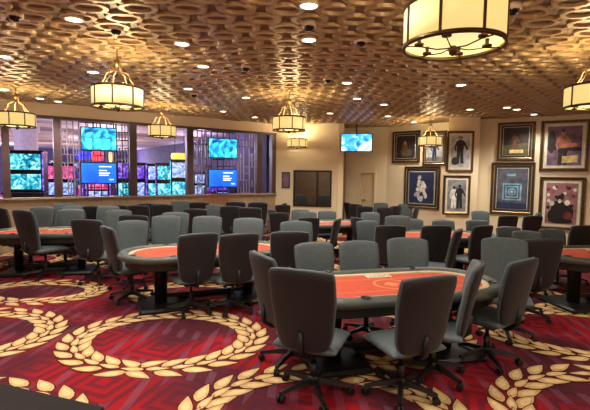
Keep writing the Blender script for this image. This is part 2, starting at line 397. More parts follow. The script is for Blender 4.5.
# ------------------------------------------------------------------ TVs
def facing(p, n): return math.atan2(n[1], n[0])
def tv(x0, y0, x1, y1, Y, m, label, ztop, yaw=0, feat=0):
    a = aty(x0, y0, Y); b = aty(x1, y1, Y); cx = (a.x+b.x)/2; cz = (a.z+b.z)/2; w = abs(b.x-a.x); h = abs(a.z-b.z)
    t = tag(empty('television', (cx, Y, cz), yaw), label, 'television', 'wall screens showing sport and notices')
    MB().box((-w/2, 0, -h/2), (w/2, .07, h/2), bev=.01).build('housing', 'black', t)
    g = MB().box((-w/2+.025, -.008, -h/2+.025), (w/2-.025, .0, h/2-.025)).build('screen', m, t)
    if feat == 1:                             # lines of a notice
        f = MB()
        for k, (u0, u1, v) in enumerate(((.0, .34, .3), (.0, .22, .12), (.0, .3, 0), (.0, .26, -.1), (.28, .4, -.3))):
            f.box((u0*w, -.012, v*h-.012), (u1*w, -.008, v*h+.012))
        f.build('notice_text', 'e_white', g)
    if feat == 2:
        f = MB()
        for k in range(3):
            u = (-.28+.25*k)*w
            f.lathe([(0, .0), (.055, .0)], 14); 
            f.v[-28:] = [(u+vx, -.012, .16*h+vy) for vx, vy, vz in f.v[-28:]]
            f.box((u-.07, -.012, -.4*h), (u+.07, -.008, .02*h))
        f.build('figures_on_screen', 'e_cyan', g)
    if ztop == -1:
        MB().box((-.12, .06, -.1), (.12, .3, .1), bev=.01).build('mount', 'dark', t)
    elif ztop:
        MB().tube([(0, .09, -h*.2), (0, .09, ztop-cz)], .02).box((-.1, .06, -.1), (.1, .11, .1)).build('mount', 'dark', t)
    return t
yw = .6
tv(82, 127, 116, 151, 10.15, 'tv_teal', 'upper turquoise television in the second window bay from left', -1, .45, 2)
tv(82, 162, 116, 184, 10.15, 'tv_blue', 'lower plain blue television in the second window bay from left', -1, .45, 1)
tv(208, 138, 238, 158.5, 11.85, 'tv_teal', 'upper turquoise television in the lattice bay right of the clear window', -1, .45)
tv(208, 169, 238, 187.5, 11.85, 'tv_blue', 'lower blue television in the lattice bay right of the clear window', -1, .45, 1)
tv(341, 133, 372, 152, 12.7, 'tv_sky', 'pale blue television hanging from the ceiling beside the alcove door', CH, -.12)
# ------------------------------------------------------------------ lattices, signs, slot machines in the hall
def lattice(a, b, y0, y1, m, label, seed, off=.05, n=4, k=9):
    random.seed(seed); s0, s1 = sAB(a), sAB(b); z1 = 3.05; z0 = 1.25
    f = MB(); w = s1-s0
    for i in range(n+1):
        s = s0+w*i/n; wallbox(A0, B, z0, z1, .03, f, s0=s-.012, s1=s+.012, off=off)
    for j in range(k+1):
        z = z0+(z1-z0)*j/k
        for i in range(n):
            if random.random() < .72: wallbox(A0, B, z-.012, z+.012, .03, f, s0=s0+w*i/n, s1=s0+w*(i+1)/n, off=off)
            if random.random() < .35 and j < k: wallbox(A0, B, z, z+(z1-z0)/k, .03, f, s0=s0+w*(i+.5)/n-.01, s1=s0+w*(i+.5)/n+.01, off=off)
    return tag(f.build('lattice_screen', m), label, 'screen', 'decorative lattice screens in the window bays')
lattice(62, 80, 0, 0, 'lattice', 'grey openwork lattice screen left of the two televisions', 1, n=3)
lattice(117, 129, 0, 0, 'latticed', 'dark narrow lattice screen right of the left pair of televisions', 2, n=2)
lattice(194, 207, 0, 0, 'lattice', 'pale lattice screen left of the right pair of televisions', 3, n=3)
lattice(239, 256, 0, 0, 'lattice', 'lilac lattice screen right of the right pair of televisions', 4, n=3)
lattice(81, 116, 0, 0, 'latticed', 'dark lattice screen behind the left pair of televisions', 5, off=.2, n=5)
lattice(208, 238, 0, 0, 'latticed', 'dark lattice screen behind the right pair of televisions', 6, off=.2, n=5)
def slot(px, py, Y, w, h, m1, m2, label, yaw=.25, topper=None):
    """machine whose screen centre is at px,py"""
    p = aty(px, py, Y); t = tag(empty('slot_machine', (p.x, Y, 0), yaw), label, 'slot machine', 'lit gaming machines in the hall beyond the windows')
    z0 = max(.75, p.z-h/2); z1 = z0+h
    MB().box((-w/2, 0, 0), (w/2, .5, z0-.05), bev=.02).box((-w/2, .1, z0-.05), (w/2, .5, z1+.05), bev=.02).build('cabinet', 'black', t)
    MB().box((-w/2+.07, .08, z0+.02), (w/2-.07, .1, z0+h*.42)).build('screen', m1, t)
    MB().box((-w/2+.07, .08, z0+h*.54), (w/2-.07, .1, z1-.05)).build('upper_screen', m2, t)
    MB().box((-w/2, .07, z0-.02), (-w/2+.03, .1, z1)).build('light_strip', 'g_purple' if topper is None else m1, t)
    MB().box((w/2-.03, .07, z0-.02), (w/2, .1, z1)).build('light_strip', 'g_purple' if topper is None else m1, t)
    MB().box((-w/2+.03, -.12, z0-.1), (w/2-.03, .05, z0-.05), bev=.01).build('button_deck', 'steel', t)
    if topper: MB().lathe([(0, -.1), (w*.42, -.1), (w*.46, 0), (w*.42, .1), (0, .1)], 20, (0, .3, z1+.15)).build('topper', topper, t)
    return t
SL = [(22, 171, 11.0, .95, 1.0, 'g_teal', 'g_teal', 'tall teal gaming machine in the leftmost clear window bay', None),
 (41, 178, 14, .5, 1.1, 'g_purple', 'g_white', 'purple gaming machine right of the tall teal machine', None),
 (49, 180, 13.5, .42, 1.0, 'g_white', 'g_pink', 'white lit gaming machine beside the second window column', None),
 (66, 180, 13.5, .5, 1.0, 'g_white', 'g_pink', 'pink and white gaming machine left of the left televisions', None),
 (75, 183, 14.5, .45, .9, 'g_pink', 'g_purple', 'pink gaming machine directly left of the left televisions', None),
 (98, 190, 13, .7, .5, 'g_white', 'g_pink', 'low gaming machine under the left blue television', None),
 (124, 180, 13.5, .5, 1.2, 'g_teal', 'g_purple', 'teal gaming machine right of the left televisions', None),
 (140, 180, 14.5, .4, 1.1, 'g_white', 'g_purple', 'leftmost white gaming machine in the clear window bay', None),
 (153, 181, 14.5, .45, 1.1, 'g_teal', 'g_white', 'pale teal gaming machine second from left in the clear bay', None),
 (165, 181, 14.0, .62, 1.1, 'g_teal', 'g_teal', 'teal gaming machine in the middle of the clear window bay', None),
 (180, 179, 13.4, .62, 1.15, 'g_teal', 'g_white', 'bright gaming machine with a yellow topper beside the fourth column', 'e_yellow'),
 (200, 184, 15.5, .5, .8, 'g_white', 'g_white', 'white lit gaming machine behind the pale lattice screen', None),
 (248, 165, 16.5, .8, .5, 'g_teal', 'g_purple', 'green lit gaming machine behind the lilac lattice screen', None),
 (216, 192, 15.5, .6, .5, 'g_pink', 'g_purple', 'pink gaming machine under the right blue television', None)]
SL += [(34, 186, 15.5, .4, .8, 'g_white', 'g_purple', 'small white gaming machine behind the tall teal one', None),
 (15, 186, 14.5, .4, .8, 'g_pink', 'g_white', 'small pink gaming machine at the far left of the hall', None),
 (88, 190, 15.5, .45, .7, 'g_purple', 'g_white', 'small purple gaming machine below the left televisions', None),
 (108, 189, 15.8, .45, .8, 'g_pink', 'g_teal', 'small gaming machine below the right side of the left televisions', None),
 (173, 183, 16.5, .4, .9, 'g_pink', 'g_white', 'small pink gaming machine behind the teal one in the clear bay', None),
 (147, 186, 16.8, .4, .9, 'g_purple', 'g_teal', 'small purple gaming machine behind the white ones in the clear bay', None),
 (223, 191, 14.9, .45, .6, 'g_white', 'g_purple', 'white gaming machine below the right side of the right televisions', None),]
for px, py, Y, w, h, a, b, lb, tp in SL: slot(px, py, Y, w, h, a, b, lb, .25, tp)
def sign(px0, py0, px1, py1, Y, m, label, name='lit_sign', cat='sign', hang=True):
    a = aty(px0, py0, Y); b = aty(px1, py1, Y); w = b.x-a.x; h = a.z-b.z
    t = tag(empty(name, ((a.x+b.x)/2, Y, (a.z+b.z)/2), .25), label, cat, None)
    n = 16
    vs = [(w/2*max(-1, min(1, 1.25*math.cos(2*PI*k/n))), h/2*max(-1, min(1, 1.25*math.sin(2*PI*k/n)))) for k in range(n)]
    f = MB(); f.add([(x, -.02, z) for x, z in vs]+[(x, .05, z) for x, z in vs], [tuple(range(n)), tuple(range(n, 2*n))[::-1]]+[(i, n+i, n+(i+1) % n, (i+1) % n) for i in range(n)])
    f.build('sign_face', m, t)
    if hang: MB().tube([(-w*.3, .03, h*.4), (-w*.3, .03, 3.75-t.location.z)], .012).tube([(w*.3, .03, h*.4), (w*.3, .03, 3.75-t.location.z)], .012).build('hanger', 'dark', t)
    return t
sign(76, 151, 91, 160, 14.5, 'e_blue', 'dark blue lit sign between the left pair of televisions')
sign(92, 151, 103, 161, 14.5, 'e_red', 'red lit sign between the left pair of televisions')
sign(109, 152, 112, 162, 14.5, 'e_yellow', 'small yellow lit sign right of the red sign')
sign(172, 155, 187, 161, 15.2, 'e_white', 'small white lit sign above the yellow topped gaming machine')
sign(240, 158, 252, 166, 15.5, 'e_cyan', 'turquoise lit sign behind the lilac lattice screen')
sign(264, 141, 274, 157, 15.2, 'e_cyan', 'pale blue lit emblem in the narrow window bay at far right')
sign(114, 168, 118, 188, 15.5, 'e_red', 'tall red lit sign behind the left blue television')
# pale column in the hall
p = aty(27, 170, 17.5); tag(MB().lathe([(.5, 0), (.5, .2), (.42, .24), (.42, 3.4), (.5, 3.5), (.5, 3.75)], 24, (p.x, p.y, 0)).build('column', 'hallceil'), 'pale round column in the hall behind the leftmost window bay', 'column')
# plaque on the middle wall
p0 = onwall(282, 172, B, Mr); p1 = onwall(290, 188, B, Mr); s0 = sOn(282, 172, B, Mr); s1 = sOn(290, 172, B, Mr)
pq = tag(empty('wall_plaque', (p0.x, p0.y, (p0.z+p1.z)/2)), 'small mauve framed notice on the wall left of the dark opening', 'notice')
def localize(mb, o): 
    mb.v = [(v[0]-o.location.x, v[1]-o.location.y, v[2]-o.location.z) for v in mb.v]; return mb
localize(wallbox(B, Mr, p1.z, p0.z, -.03, s0=s0, s1=s1), pq).build('frame', 'p_dark', pq)
localize(wallbox(B, Mr, p1.z+.03, p0.z-.03, -.006, s0=s0+.03, s1=s1-.03, off=-.03), pq).build('notice', 'p_mauve', pq)
# ------------------------------------------------------------------ pictures
def figure(mb, x, z, h, mi_body, mi_head, mi_leg=None, w=1, y=-.062, lean=0):
    """a small flat person printed in a picture"""
    def ell(cx, cz, rx, rz, mi, n=14): mb.add([(cx+rx*math.cos(2*PI*k/n), y, cz+rz*math.sin(2*PI*k/n)) for k in range(n)], [tuple(range(n))], mi)
    def quad(p, mi): mb.add([(a, y, b) for a, b in p], [tuple(range(len(p)))], mi)
    quad([(x-.1*h*w, z+.48*h), (x-.13*h*w, z+.8*h), (x-.05*h*w, z+.86*h), (x+.05*h*w, z+.86*h), (x+.13*h*w, z+.8*h), (x+.1*h*w, z+.48*h)], mi_body)
    if mi_leg is not None:
        quad([(x-.1*h*w, z+.5*h), (x-.12*h*w, z), (x-.02*h, z), (x, z+.42*h), (x+.02*h, z), (x+.12*h*w, z), (x+.1*h*w, z+.5*h)], mi_leg)
    quad([(x-.13*h*w, z+.8*h), (x-.2*h*w, z+.6*h), (x-.15*h*w, z+.44*h), (x-.11*h*w, z+.46*h), (x-.15*h*w, z+.6*h), (x-.09*h*w, z+.7*h)], mi_body)
    quad([(x+.13*h*w, z+.8*h), (x+.22*h*w, z+.62*h), (x+.26*h*w, z+.5*h), (x+.2*h*w, z+.5*h), (x+.16*h*w, z+.6*h), (x+.09*h*w, z+.7*h)], mi_body)
    ell(x, z+.93*h, .055*h, .07*h, mi_head)
def picture(x0, y0, x1, y1, p, q, bg, art, label, mount='mat', fw_=.09, group='framed pictures on the right walls', extra=('p_black', 'p_skin', 'p_white')):
    cx_, cy_ = (x0+x1)/2, (y0+y1)/2
    c = onwall(cx_, cy_, p, q); w = (onwall(x1, cy_, p, q)-onwall(x0, cy_, p, q)).length; h = onwall(cx_, y0, p, q).z-onwall(cx_, y1, p, q).z
    d = (Vector(q)-Vector(p)).normalized(); rz = math.atan2(d.y, d.x)
    t = tag(empty('framed_picture', c, rz), label, 'picture', group)
    f = MB()
    for k, (wd, th, mi) in enumerate(((fw_*.72, .06, 0), (fw_*.28, .045, 1))):
        o = 0 if k == 0 else fw_*.72; W, Hh = w/2-o, h/2-o
        ring = [(-W, -Hh), (W, -Hh), (W, Hh), (-W, Hh)]; inn = [(a*(W-wd)/W, b*(Hh-wd)/Hh) for a, b in ring]
        vs = [(a, -.005, b) for a, b in ring]+[(a, -th, b) for a, b in ring]+[(a, -th+.008, b) for a, b in inn]+[(a, -.02, b) for a, b in inn]
        vs[4:8] = [(a*(W-wd*.25)/W, -th, b*(Hh-wd*.25)/Hh) for a, b in ring]
        f.add(vs, [(r_*4+i, r_*4+(i+1) % 4, (r_+1)*4+(i+1) % 4, (r_+1)*4+i) for r_ in range(3) for i in range(4)], mi)
    f.build('frame', ['frame', 'frame2'], t)
    W, Hh = w/2-fw_+.004, h/2-fw_+.004
    MB().box((-W, -.03, -Hh), (W, -.006, Hh)).build('mount', mount, t)
    mw = min(W, Hh)*.17; g = MB(); W2, H2 = W-mw, Hh-mw
    g.box((-W2-.012, -.034, -H2-.012), (W2+.012, -.03, H2+.012), 1)
    g.box((-W2, -.04, -H2), (W2, -.034, H2), 0)
    art(g, W2, H2)
    g.v = [v for v in g.v]
    g.build('print', [bg, 'matw']+list(extra), t)
    return t
def q2(g, mi, pts, y=-.0415): g.add([(a, y, b) for a, b in pts], [tuple(range(len(pts)))], mi)
def blob(g, mi, cx, cz, rx, rz, y=-.0415, n=16): q2(g, mi, [(cx+rx*math.cos(2*PI*k/n), cz+rz*math.sin(2*PI*k/n)) for k in range(n)], y)
def art1(g, W, Hh): blob(g, 3, -W*.1, Hh*.05, W*.3, Hh*.45); blob(g, 2, W*.1, -Hh*.5, W*.6, Hh*.35); blob(g, 4, -W*.05, Hh*.35, W*.14, Hh*.2, -.042)
def art2(g, W, Hh): figure(g, 0, -Hh*.9, Hh*1.5, 4, 3, 4, y=-.0415); q2(g, 2, [(-W, -Hh), (W, -Hh), (W, -Hh*.6), (-W, -Hh*.7)])
def art3(g, W, Hh): figure(g, 0, -Hh*.75, Hh*1.7, 2, 3, 2, w=1.1, y=-.042); blob(g, 2, 0, Hh*.85, W*.25, Hh*.1); blob(g, 2, -W*.5, -Hh*.6, W*.4, Hh*.25)
def art4(g, W, Hh):
    q2(g, 2, [(-W*.95, -Hh*.95), (W*.95, -Hh*.95), (W*.95, Hh*.95), (-W*.95, Hh*.95)], -.0412)
    random.seed(9)
    for k in range(26):
        z = random.uniform(-Hh*.75, Hh*.8); wd = W*(.5-.35*(z/Hh+.75)/1.55); blob(g, 4 if k % 3 else 3, random.uniform(-wd, wd), z, W*.13, Hh*.13, -.0416-.0001*k, 9)
def art5(g, W, Hh): figure(g, -W*.3, -Hh*.85, Hh*1.45, 4, 2, 4, y=-.042); figure(g, W*.3, -Hh*.85, Hh*1.55, 2, 2, 2, y=-.0425)
def art6(g, W, Hh): q2(g, 2, [(-W, -Hh), (W, -Hh), (W, -Hh*.1), (-W, -Hh*.3)]); figure(g, -W*.1, -Hh*.7, Hh*1.3, 3, 3, 3, w=.9, y=-.042); q2(g, 4, [(-W*.5, -Hh*.85), (W*.6, -Hh*.85), (W*.6, -Hh*.6), (-W*.5, -Hh*.6)], -.043)
def art7(g, W, Hh):
    q2(g, 2, [(-W, -Hh*.2), (W, -Hh*.3), (W, -Hh*.1), (-W, 0)], -.0412)
    blob(g, 2, -W*.75, Hh*.2, W*.25, Hh*.6, -.0413)
    figure(g, -W*.08, -Hh*1.0, Hh*1.8, 3, 3, 2, w=.95, y=-.042); blob(g, 2, -W*.08, Hh*.76, W*.09, Hh*.07, -.0428); blob(g, 2, -W*.08, -Hh*.3, W*.3, Hh*.12, -.0427)
    q2(g, 3, [(W*.12, Hh*.15), (W*.8, Hh*.1), (W*.8, -Hh*.02), (W*.15, -Hh*.1)], -.0421)
    q2(g, 4, [(-W*.1, -Hh*.9), (W*.8, -Hh*.85), (W*.8, -Hh*.5), (-W*.1, -Hh*.55)], -.043)
def art8(g, W, Hh):
    for k, (s, mi) in enumerate(((.62, 3), (.52, 0), (.42, 3), (.34, 0))): q2(g, mi, [(-W*s, -Hh*.15-W*s), (W*s, -Hh*.15-W*s), (W*s, -Hh*.15+W*s), (-W*s, -Hh*.15+W*s)], -.0415-.0004*k)
    q2(g, 3, [(-W*.35, Hh*.62), (W*.2, Hh*.62), (W*.2, Hh*.74), (-W*.35, Hh*.74)]); blob(g, 3, 0, -Hh*.15, W*.26, W*.26, -.0434); blob(g, 0, 0, -Hh*.15, W*.17, W*.17, -.0437); blob(g, 4, 0, -Hh*.15, W*.08, W*.08, -.044)
    q2(g, 2, [(-W, -Hh), (W, -Hh), (W, -Hh*.72), (-W, -Hh*.66)])
def art9(g, W, Hh):
    random.seed(5)
    for k in range(26): blob(g, (4, 3, 2)[k % 3], random.uniform(-W*.85, W*.85), random.uniform(-Hh*.5, Hh*.85), W*.11, Hh*.08, -.0412-.00007*k)
    for k, (u, v, a_, b_, mi) in enumerate(((-.15, -.35, .5, .5, 2), (-.1, .25, .2, .16, 2), (-.1, .12, .12, .1, 4), (-.1, .3, .3, .05, 2), (.4, -.45, .4, .45, 2), (.38, .05, .17, .14, 4), (.45, -.6, .28, .22, 3), (-.55, -.6, .3, .3, 2), (-.6, .0, .16, .13, 4), (0, -.85, .8, .12, 2))):
        blob(g, mi, u*W, v*Hh, a_*W, b_*Hh, -.0432-.0003*k)
picture(392.5, 131, 420, 163, Cc, Pw, 'p_dark', art1, 'small dark framed portrait highest and furthest left, near the ceiling', extra=('p_olive', 'p_brown', 'p_pink'))
picture(423, 131, 447, 166, Cc, Pw, 'p_lgrey', art2, 'framed picture partly hidden behind the small chandelier', extra=('p_grey', 'p_dark', 'p_navy'))
picture(404, 166.5, 439.5, 209, Cc, Pw, 'p_grey', art4, 'dark framed silvery white print below the small chandelier', extra=('p_navy', 'p_lgrey', 'p_white'), fw_=.08)
PP = (Pf[0], Pf[1])
picture(446, 131, 473.5, 172, *PP, 'p_lgrey', art3, 'upper black and white figure photograph on the pale pillar', 'matw', extra=('p_dark', 'p_grey', 'p_white'), fw_=.07)
picture(442.5, 175.5, 470, 215, *PP, 'p_grey', art5, 'lower black and white photograph of a couple on the pillar', 'matw', extra=('p_black', 'p_grey', 'p_white'), fw_=.07)
picture(497, 122, 535, 161, Nl, Nr, 'p_dark', art6, 'dark brown framed picture at upper left of the right-hand four', extra=('p_olive', 'p_brown', 'p_yellow'))
picture(539.5, 120, 589, 171.5, Nl, Nr, 'p_mauve', art7, 'large framed photograph of a bare-chested person, upper right', 'matw', extra=('p_dark', 'p_skin', 'p_yellow'))
picture(490, 162.5, 534, 215, Nl, Nr, 'p_slate', art8, 'framed print with a blue square emblem, lower left of the four', extra=('p_navy', 'p_cyan', 'p_white'))
picture(538, 177, 584, 230, Nl, Nr, 'p_rose', art9, 'framed photograph of a crowd around dark figures, lower right of the four', 'matw', extra=('p_black', 'p_red', 'p_white'))
# ------------------------------------------------------------------ chandeliers
def chandelier_proto():
    t = empty('chandelier', (0, 0, 0)); R_ = .3; zt, zb = 2.88, 2.65
    MB().lathe([(0, CH), (.07, CH), (.07, CH-.03), (.03, CH-.05), (0, CH-.05)], 20).build('canopy', 'brass', t)
    MB().tube([(0, 0, CH-.03), (0, 0, 3.2)], .009).lathe([(0, 3.24), (.03, 3.22), (.045, 3.19), (.03, 3.16), (0, 3.14)], 16).build('stem', 'brass', t)
    n = 6
    for k in range(n):
        a = 2*PI*k/n+.2; pts = []
        for r_, z in ((.015, 3.22), (.04, 3.16), (.06, 3.08), (.13, 3.06), (.15, 2.99), (.2, 2.92), (R_-.01, zt-.005)): pts.append((r_*math.cos(a), r_*math.sin(a), z))
        MB().tube(pts, .007, 6).build('arm', 'brass', t)
    n = 8
    MB().lathe([(R_, zb), (R_, zt), (R_-.006, zt), (R_-.006, zb)], 48, close=True).build('lamp_shade', 'shade', t)
    f = MB()
    for z in (zb, zt): f.lathe([(R_+.006, z-.012), (R_+.006, z+.012), (R_-.012, z+.012), (R_-.012, z-.012)], 48, close=True)
    for k in range(n):
        a = 2*PI*k/n+.2; X = Matrix.Rotation(a, 4, 'Z'); f.box((R_-.002, -.008, zb), (R_+.007, .008, zt), X=X)
    f.build('shade_frame', 'bronze', t)
    MB().lathe([(0, zb+.05), (R_-.02, zb+.05), (R_-.02, zb+.06), (0, zb+.06)], 40).build('diffuser', 'diff', t)
    f = MB().lathe([(0, -.06), (.02, -.05), (.03, -.02), (.02, .0), (0, .0)], 14, (0, 0, zb))
    n = 6
    for k in range(n):
        a = 2*PI*k/n; f.tube([(0, 0, zb-.01), (.1*math.cos(a), .1*math.sin(a), zb-.02), (.2*math.cos(a), .2*math.sin(a), zb-.005), ((R_-.01)*math.cos(a), (R_-.01)*math.sin(a), zb-.005)], .0045, 6)
    b = f.build('lower_spider', 'bronze', t)
    for k in range(n):
        a = 2*PI*k/n; c = (.21*math.cos(a), .21*math.sin(a), zb)
        MB().lathe([(0, 0), (.028, .0), (.03, .012), (.012, .014), (.012, .048), (0, .048)], 12, c).lathe([(0, .014), (.01, .014), (.01, .047), (0, .047)], 10, c, 1).build('candle_cup', ['bronze', 'p_yellow'], b)
    return t
cp = chandelier_proto(); register(cp)
CHS = [(453, 48, 1, 'largest chandelier with cream drum shade, nearest, at top right'),
 (118, 108, 1, 'chandelier with drum shade above the left table, second largest on the left'),
 (289, 131, 1, 'chandelier hanging left of the middle wall, centre of the room'),
 (17, 127, 1, 'chandelier at the far left edge in front of the windows'),
 (162, 137, 1, 'low-looking chandelier in front of the clear window bay'),
 (297, 147.5, 1, 'smallest chandelier, right in front of the dark wall opening'),
 (430, 146, 1, 'small chandelier hanging in front of the framed pictures'),
 (594, 108, 1, 'chandelier cut off by the right edge of the photo')]
def plight(loc, e, c=(1, .8, .5), r=.1, name='lamp_light', parent=None):
    l = bpy.data.lights.new(name, 'POINT'); l.energy = e; l.color = c; l.shadow_soft_size = r
    o = bpy.data.objects.new(name, l); COL.objects.link(o); o.location = loc
    if parent: o.parent = parent
    return o
for i, (px, py, s, lb) in enumerate(CHS):
    c = cp if i == 0 else copy_tree(cp); p = atz(px, py, 2.64)
    c.location = (p.x, p.y, 0); tag(c, lb, 'chandelier', 'drum chandeliers hung from the ceiling')
    plight((p.x, p.y, 2.8), 27, r=.2, parent=None)
# chandeliers light the ceiling from behind the camera too (out of view)
for x, y in ((-4.5, .5), (-1, -1), (3, -1), (6, 1)): plight((x, y, 2.8), 24, r=.2)
# ------------------------------------------------------------------ recessed lights
dl = empty('ceiling_downlight'); MB().lathe([(.085, 0), (.095, -.038), (.08, -.042), (.072, -.03)], 20).build('trim_ring', 'trim', dl)
MB().lathe([(0, -.034), (.076, -.034)], 20).build('lens', 'down', dl); register(dl)
DL = [(74, 16, 'downlight at upper left, left of the left chandelier stem'), (182, 41, 'downlight right of the left chandelier, upper left quarter'), (93, 70, 'downlight just left of the left chandelier arms'),
 (58, 100, 'downlight above the second window bay, below the left chandelier'), (203, 64, 'downlight between the left and centre chandeliers, upper one'), (188, 87, 'downlight right of the left chandelier drum'),
 (246, 96, 'downlight left of the centre chandelier, higher one'), (193, 117, 'downlight above the right pair of televisions'), (309, 2, 'brightest downlight at the top edge, centre'),
 (309, 37, 'bright downlight below the brightest one, centre'), (347, 81, 'downlight right of and above the centre chandelier'), (357, 97, 'downlight below the one right of the centre chandelier'),
 (461, 83, 'downlight directly below the largest chandelier'), (388, 115, 'downlight above and left of the first picture'), (384, 103, 'downlight midway between centre and right chandeliers'),
 (507, 106, 'downlight above the upper left picture of the four'), (534, 113, 'downlight right above the four framed pictures'), (517, 108, 'small downlight above the top row of pictures'), (40, 97, 'downlight between the two left chandeliers'),
 (4, 54, 'downlight at the left edge above the far left chandelier'), (4, 88, 'downlight at the left edge near the wall beam'), (255, 116, 'downlight near the beam left of the centre chandelier'), (414, 121, 'small downlight above the picture wall'), (470, 108, 'downlight above the pale pillar'), (223, 110, 'downlight between the window chandelier and centre chandelier'), (330, 112, 'downlight above the ceiling hung television')]
def spot(loc, e, c=(1, .9, .76)):
    l = bpy.data.lights.new('lamp_light', 'SPOT'); l.energy = e; l.color = c; l.spot_size = 2.3; l.spot_blend = .6; l.shadow_soft_size = .06
    o = bpy.data.objects.new('lamp_light', l); COL.objects.link(o); o.location = loc
for i, (px, py, lb) in enumerate(DL):
    c = dl if i == 0 else copy_tree(dl); p = atz(px, py, CH); c.location = (p.x, p.y, CH)
    tag(c, lb, 'ceiling light', 'recessed ceiling downlights')
    spot((p.x, p.y, CH-.07), 42)
for x in (-6, -3, 0, 3, 6):
    for y in (-2, .3, 2.6): spot((x, y, CH-.06), 50)
# dome cameras / smoke detectors
dm = empty('dome_camera'); MB().lathe([(0, .01), (.075, .01), (.075, -.045), (.06, -.05), (0, -.05)], 20).build('housing', 'trim', dm)
MB().lathe([(.055, -.05), (.047, -.075), (.026, -.09), (0, -.095)], 20).build('dome', 'black', dm); register(dm)
for i, (px, py, lb) in enumerate([(15, 15, 'black ceiling dome camera in the top left corner'), (116, 29, 'ceiling dome camera above the left chandelier'), (361, 41, 'ceiling dome camera right of the centre downlights'),
     (309, 25, 'pale ceiling dome device between the two bright centre downlights'), (194, 94, 'black ceiling dome camera above the right pair of televisions'), (246, 67, 'ceiling dome camera above and left of centre chandelier'), (328, 79, 'ceiling dome camera left of the downlight by the centre'), (513, 8, 'pale ceiling device right of the largest chandelier')]):
    c = dm if i == 0 else copy_tree(dm); p = atz(px, py, CH-.03); c.location = (p.x, p.y, CH); tag(c, lb, 'camera', 'ceiling dome cameras')
# ------------------------------------------------------------------ tables
def stadium(L, W, n=14, p=1.0):
    r_ = W/2; s = L/2-r_; out = []
    for k in range(n+1): a = -PI/2+PI*k/n; out.append((s+r_*math.cos(a), r_*math.sin(a)))
    for k in range(n+1): a = PI/2+PI*k/n; out.append((-s+r_*math.cos(a), r_*math.sin(a)))
    return out
def ringloft(levels, mb, mi=0, close=False, smooth=True):
    n = len(levels[0][0]); vs = [(x, y, z) for pts, z in levels for x, y in pts]; P = len(levels)
    fs = [(i*n+k, i*n+(k+1) % n, ((i+1) % P)*n+(k+1) % n, ((i+1) % P)*n+k) for i in range(P if close else P-1) for k in range(n)]
    return mb.add(vs, fs, mi, smooth)
def poker_table(L=2.35, W=1.16):
    t = empty('poker_table')
    S_ = lambda o: stadium(L-2*o, W-2*o)
    ringloft([(S_(.14), .735), (S_(.135), .765), (S_(.11), .782), (S_(.06), .785), (S_(.02), .775), (S_(0), .75), (S_(.005), .715), (S_(.04), .69), (S_(.12), .69)], MB(), close=True).build('padded_rail', 'rail', t)
    ringloft([(S_(.205), .742), (S_(.2), .756), (S_(.142), .758), (S_(.138), .742)], MB(), close=True, smooth=False).build('rail_lining', 'lining', t)
    pts = S_(.2); f = MB(); prism(pts, .715, .746, f); 
    fo = f.build('felt_top', 'felt', t)
    g = MB(); ringloft([(S_(.36), .7475), (S_(.372), .7475)], g, smooth=False)
    for sx in (0,): g.lathe([(.16, .7475), (.19, .7475)], 28); g.lathe([(0, .7475), (.09, .7475)], 4)
    g.build('felt_print', 'feltmark', fo)
    ringloft([(S_(.1), .69), (S_(.1), .6), (S_(.14), .58), (S_(.3), .58)], MB(), smooth=False).build('apron', 'apron', t)
    tr = MB().box((-.14, .26, .747), (.14, .36, .757), bev=.004).build('dealer_tray', 'white', t)
    c = MB()
    for k in range(5): c.box((-.125+.052*k, .272, .757), (-.125+.052*k+.036, .348, .764), 0)
    c.build('chip_slots', 'lining', tr)
    for k, (x, y) in enumerate(((-.9, -.3), (-.5, -.5), (.5, -.5), (.9, -.3), (.5, .5), (-.5, .5))):
        y = math.copysign(W/2-.075, y) if abs(x) < .6 else math.copysign(.3, y)*.9; x = x if abs(x) < .6 else math.copysign(L/2-.2, x)
        MB().lathe([(.042, .783), (.045, .79), (.037, .79), (.034, .787), (0, .787)], 14, (x, y, 0)).build('cup_holder', 'steel', t)
    for s in (-1, 1):
        f = MB().lathe([(.0, .0), (.085, 0), (.085, .5), (.16, .58), (.0, .585)], 20, (s*.62, 0, .055)).build('pedestal', 'plastic', t)
        MB().box((s*.62-.3, -.36, 0), (s*.62+.3, .36, .06), bev=.025).build('foot_plate', 'plastic', t)
    MB().box((-.4, -.09, .09), (.4, .09, .12), bev=.01).box((-.55, -.03, .12), (.55, .03, .17), bev=.01).box((-.34, -.07, .0), (-.3, .07, .1)).box((.3, -.07, 0), (.34, .07, .1)).build('footrest', 'steel', t)
    return t
tp = poker_table(); register(tp); TG = 'oval poker tables with orange felt'
TB = [((.99, 4.2), 14, 'nearest oval poker table with orange felt, right of centre'),
 ((-1.27, 5.95), 22, 'oval orange poker table on the left, second nearest'),
 (('px', 50, 231), 12, 'poker table at left edge with pale rim behind two chairs'),
 (('px', 138, 210.5), 5, 'far poker table below the clear window bay'),
 (('px', 220, 212), 5, 'far poker table below the right pair of televisions'),
 (('px', 262, 203), 0, 'dark rimmed poker table near the wall below the centre chandelier'),
 (('px', 328, 223), 12, 'poker table in front of the dark wall opening, behind chairs'),
 (('px', 378, 207), 0, 'far poker table near the alcove door'),
 (('px', 434, 234.5), 6, 'poker table behind the nearest one, small orange patch showing'),
 (('px', 614, 253), 8, 'orange poker table cut by the right edge')]
for i, (loc, ang, lb) in enumerate(TB):
    c = tp if i == 0 else copy_tree(tp)
    if loc[0] == 'px': p = atz(loc[1], loc[2], .76); loc = (p.x, p.y)
    c.location = (loc[0], loc[1], 0); c.rotation_euler.z = math.radians(ang); tag(c, lb, 'table', TG)
    if loc[1] > 7 : c.scale = (.84, .94, 1)
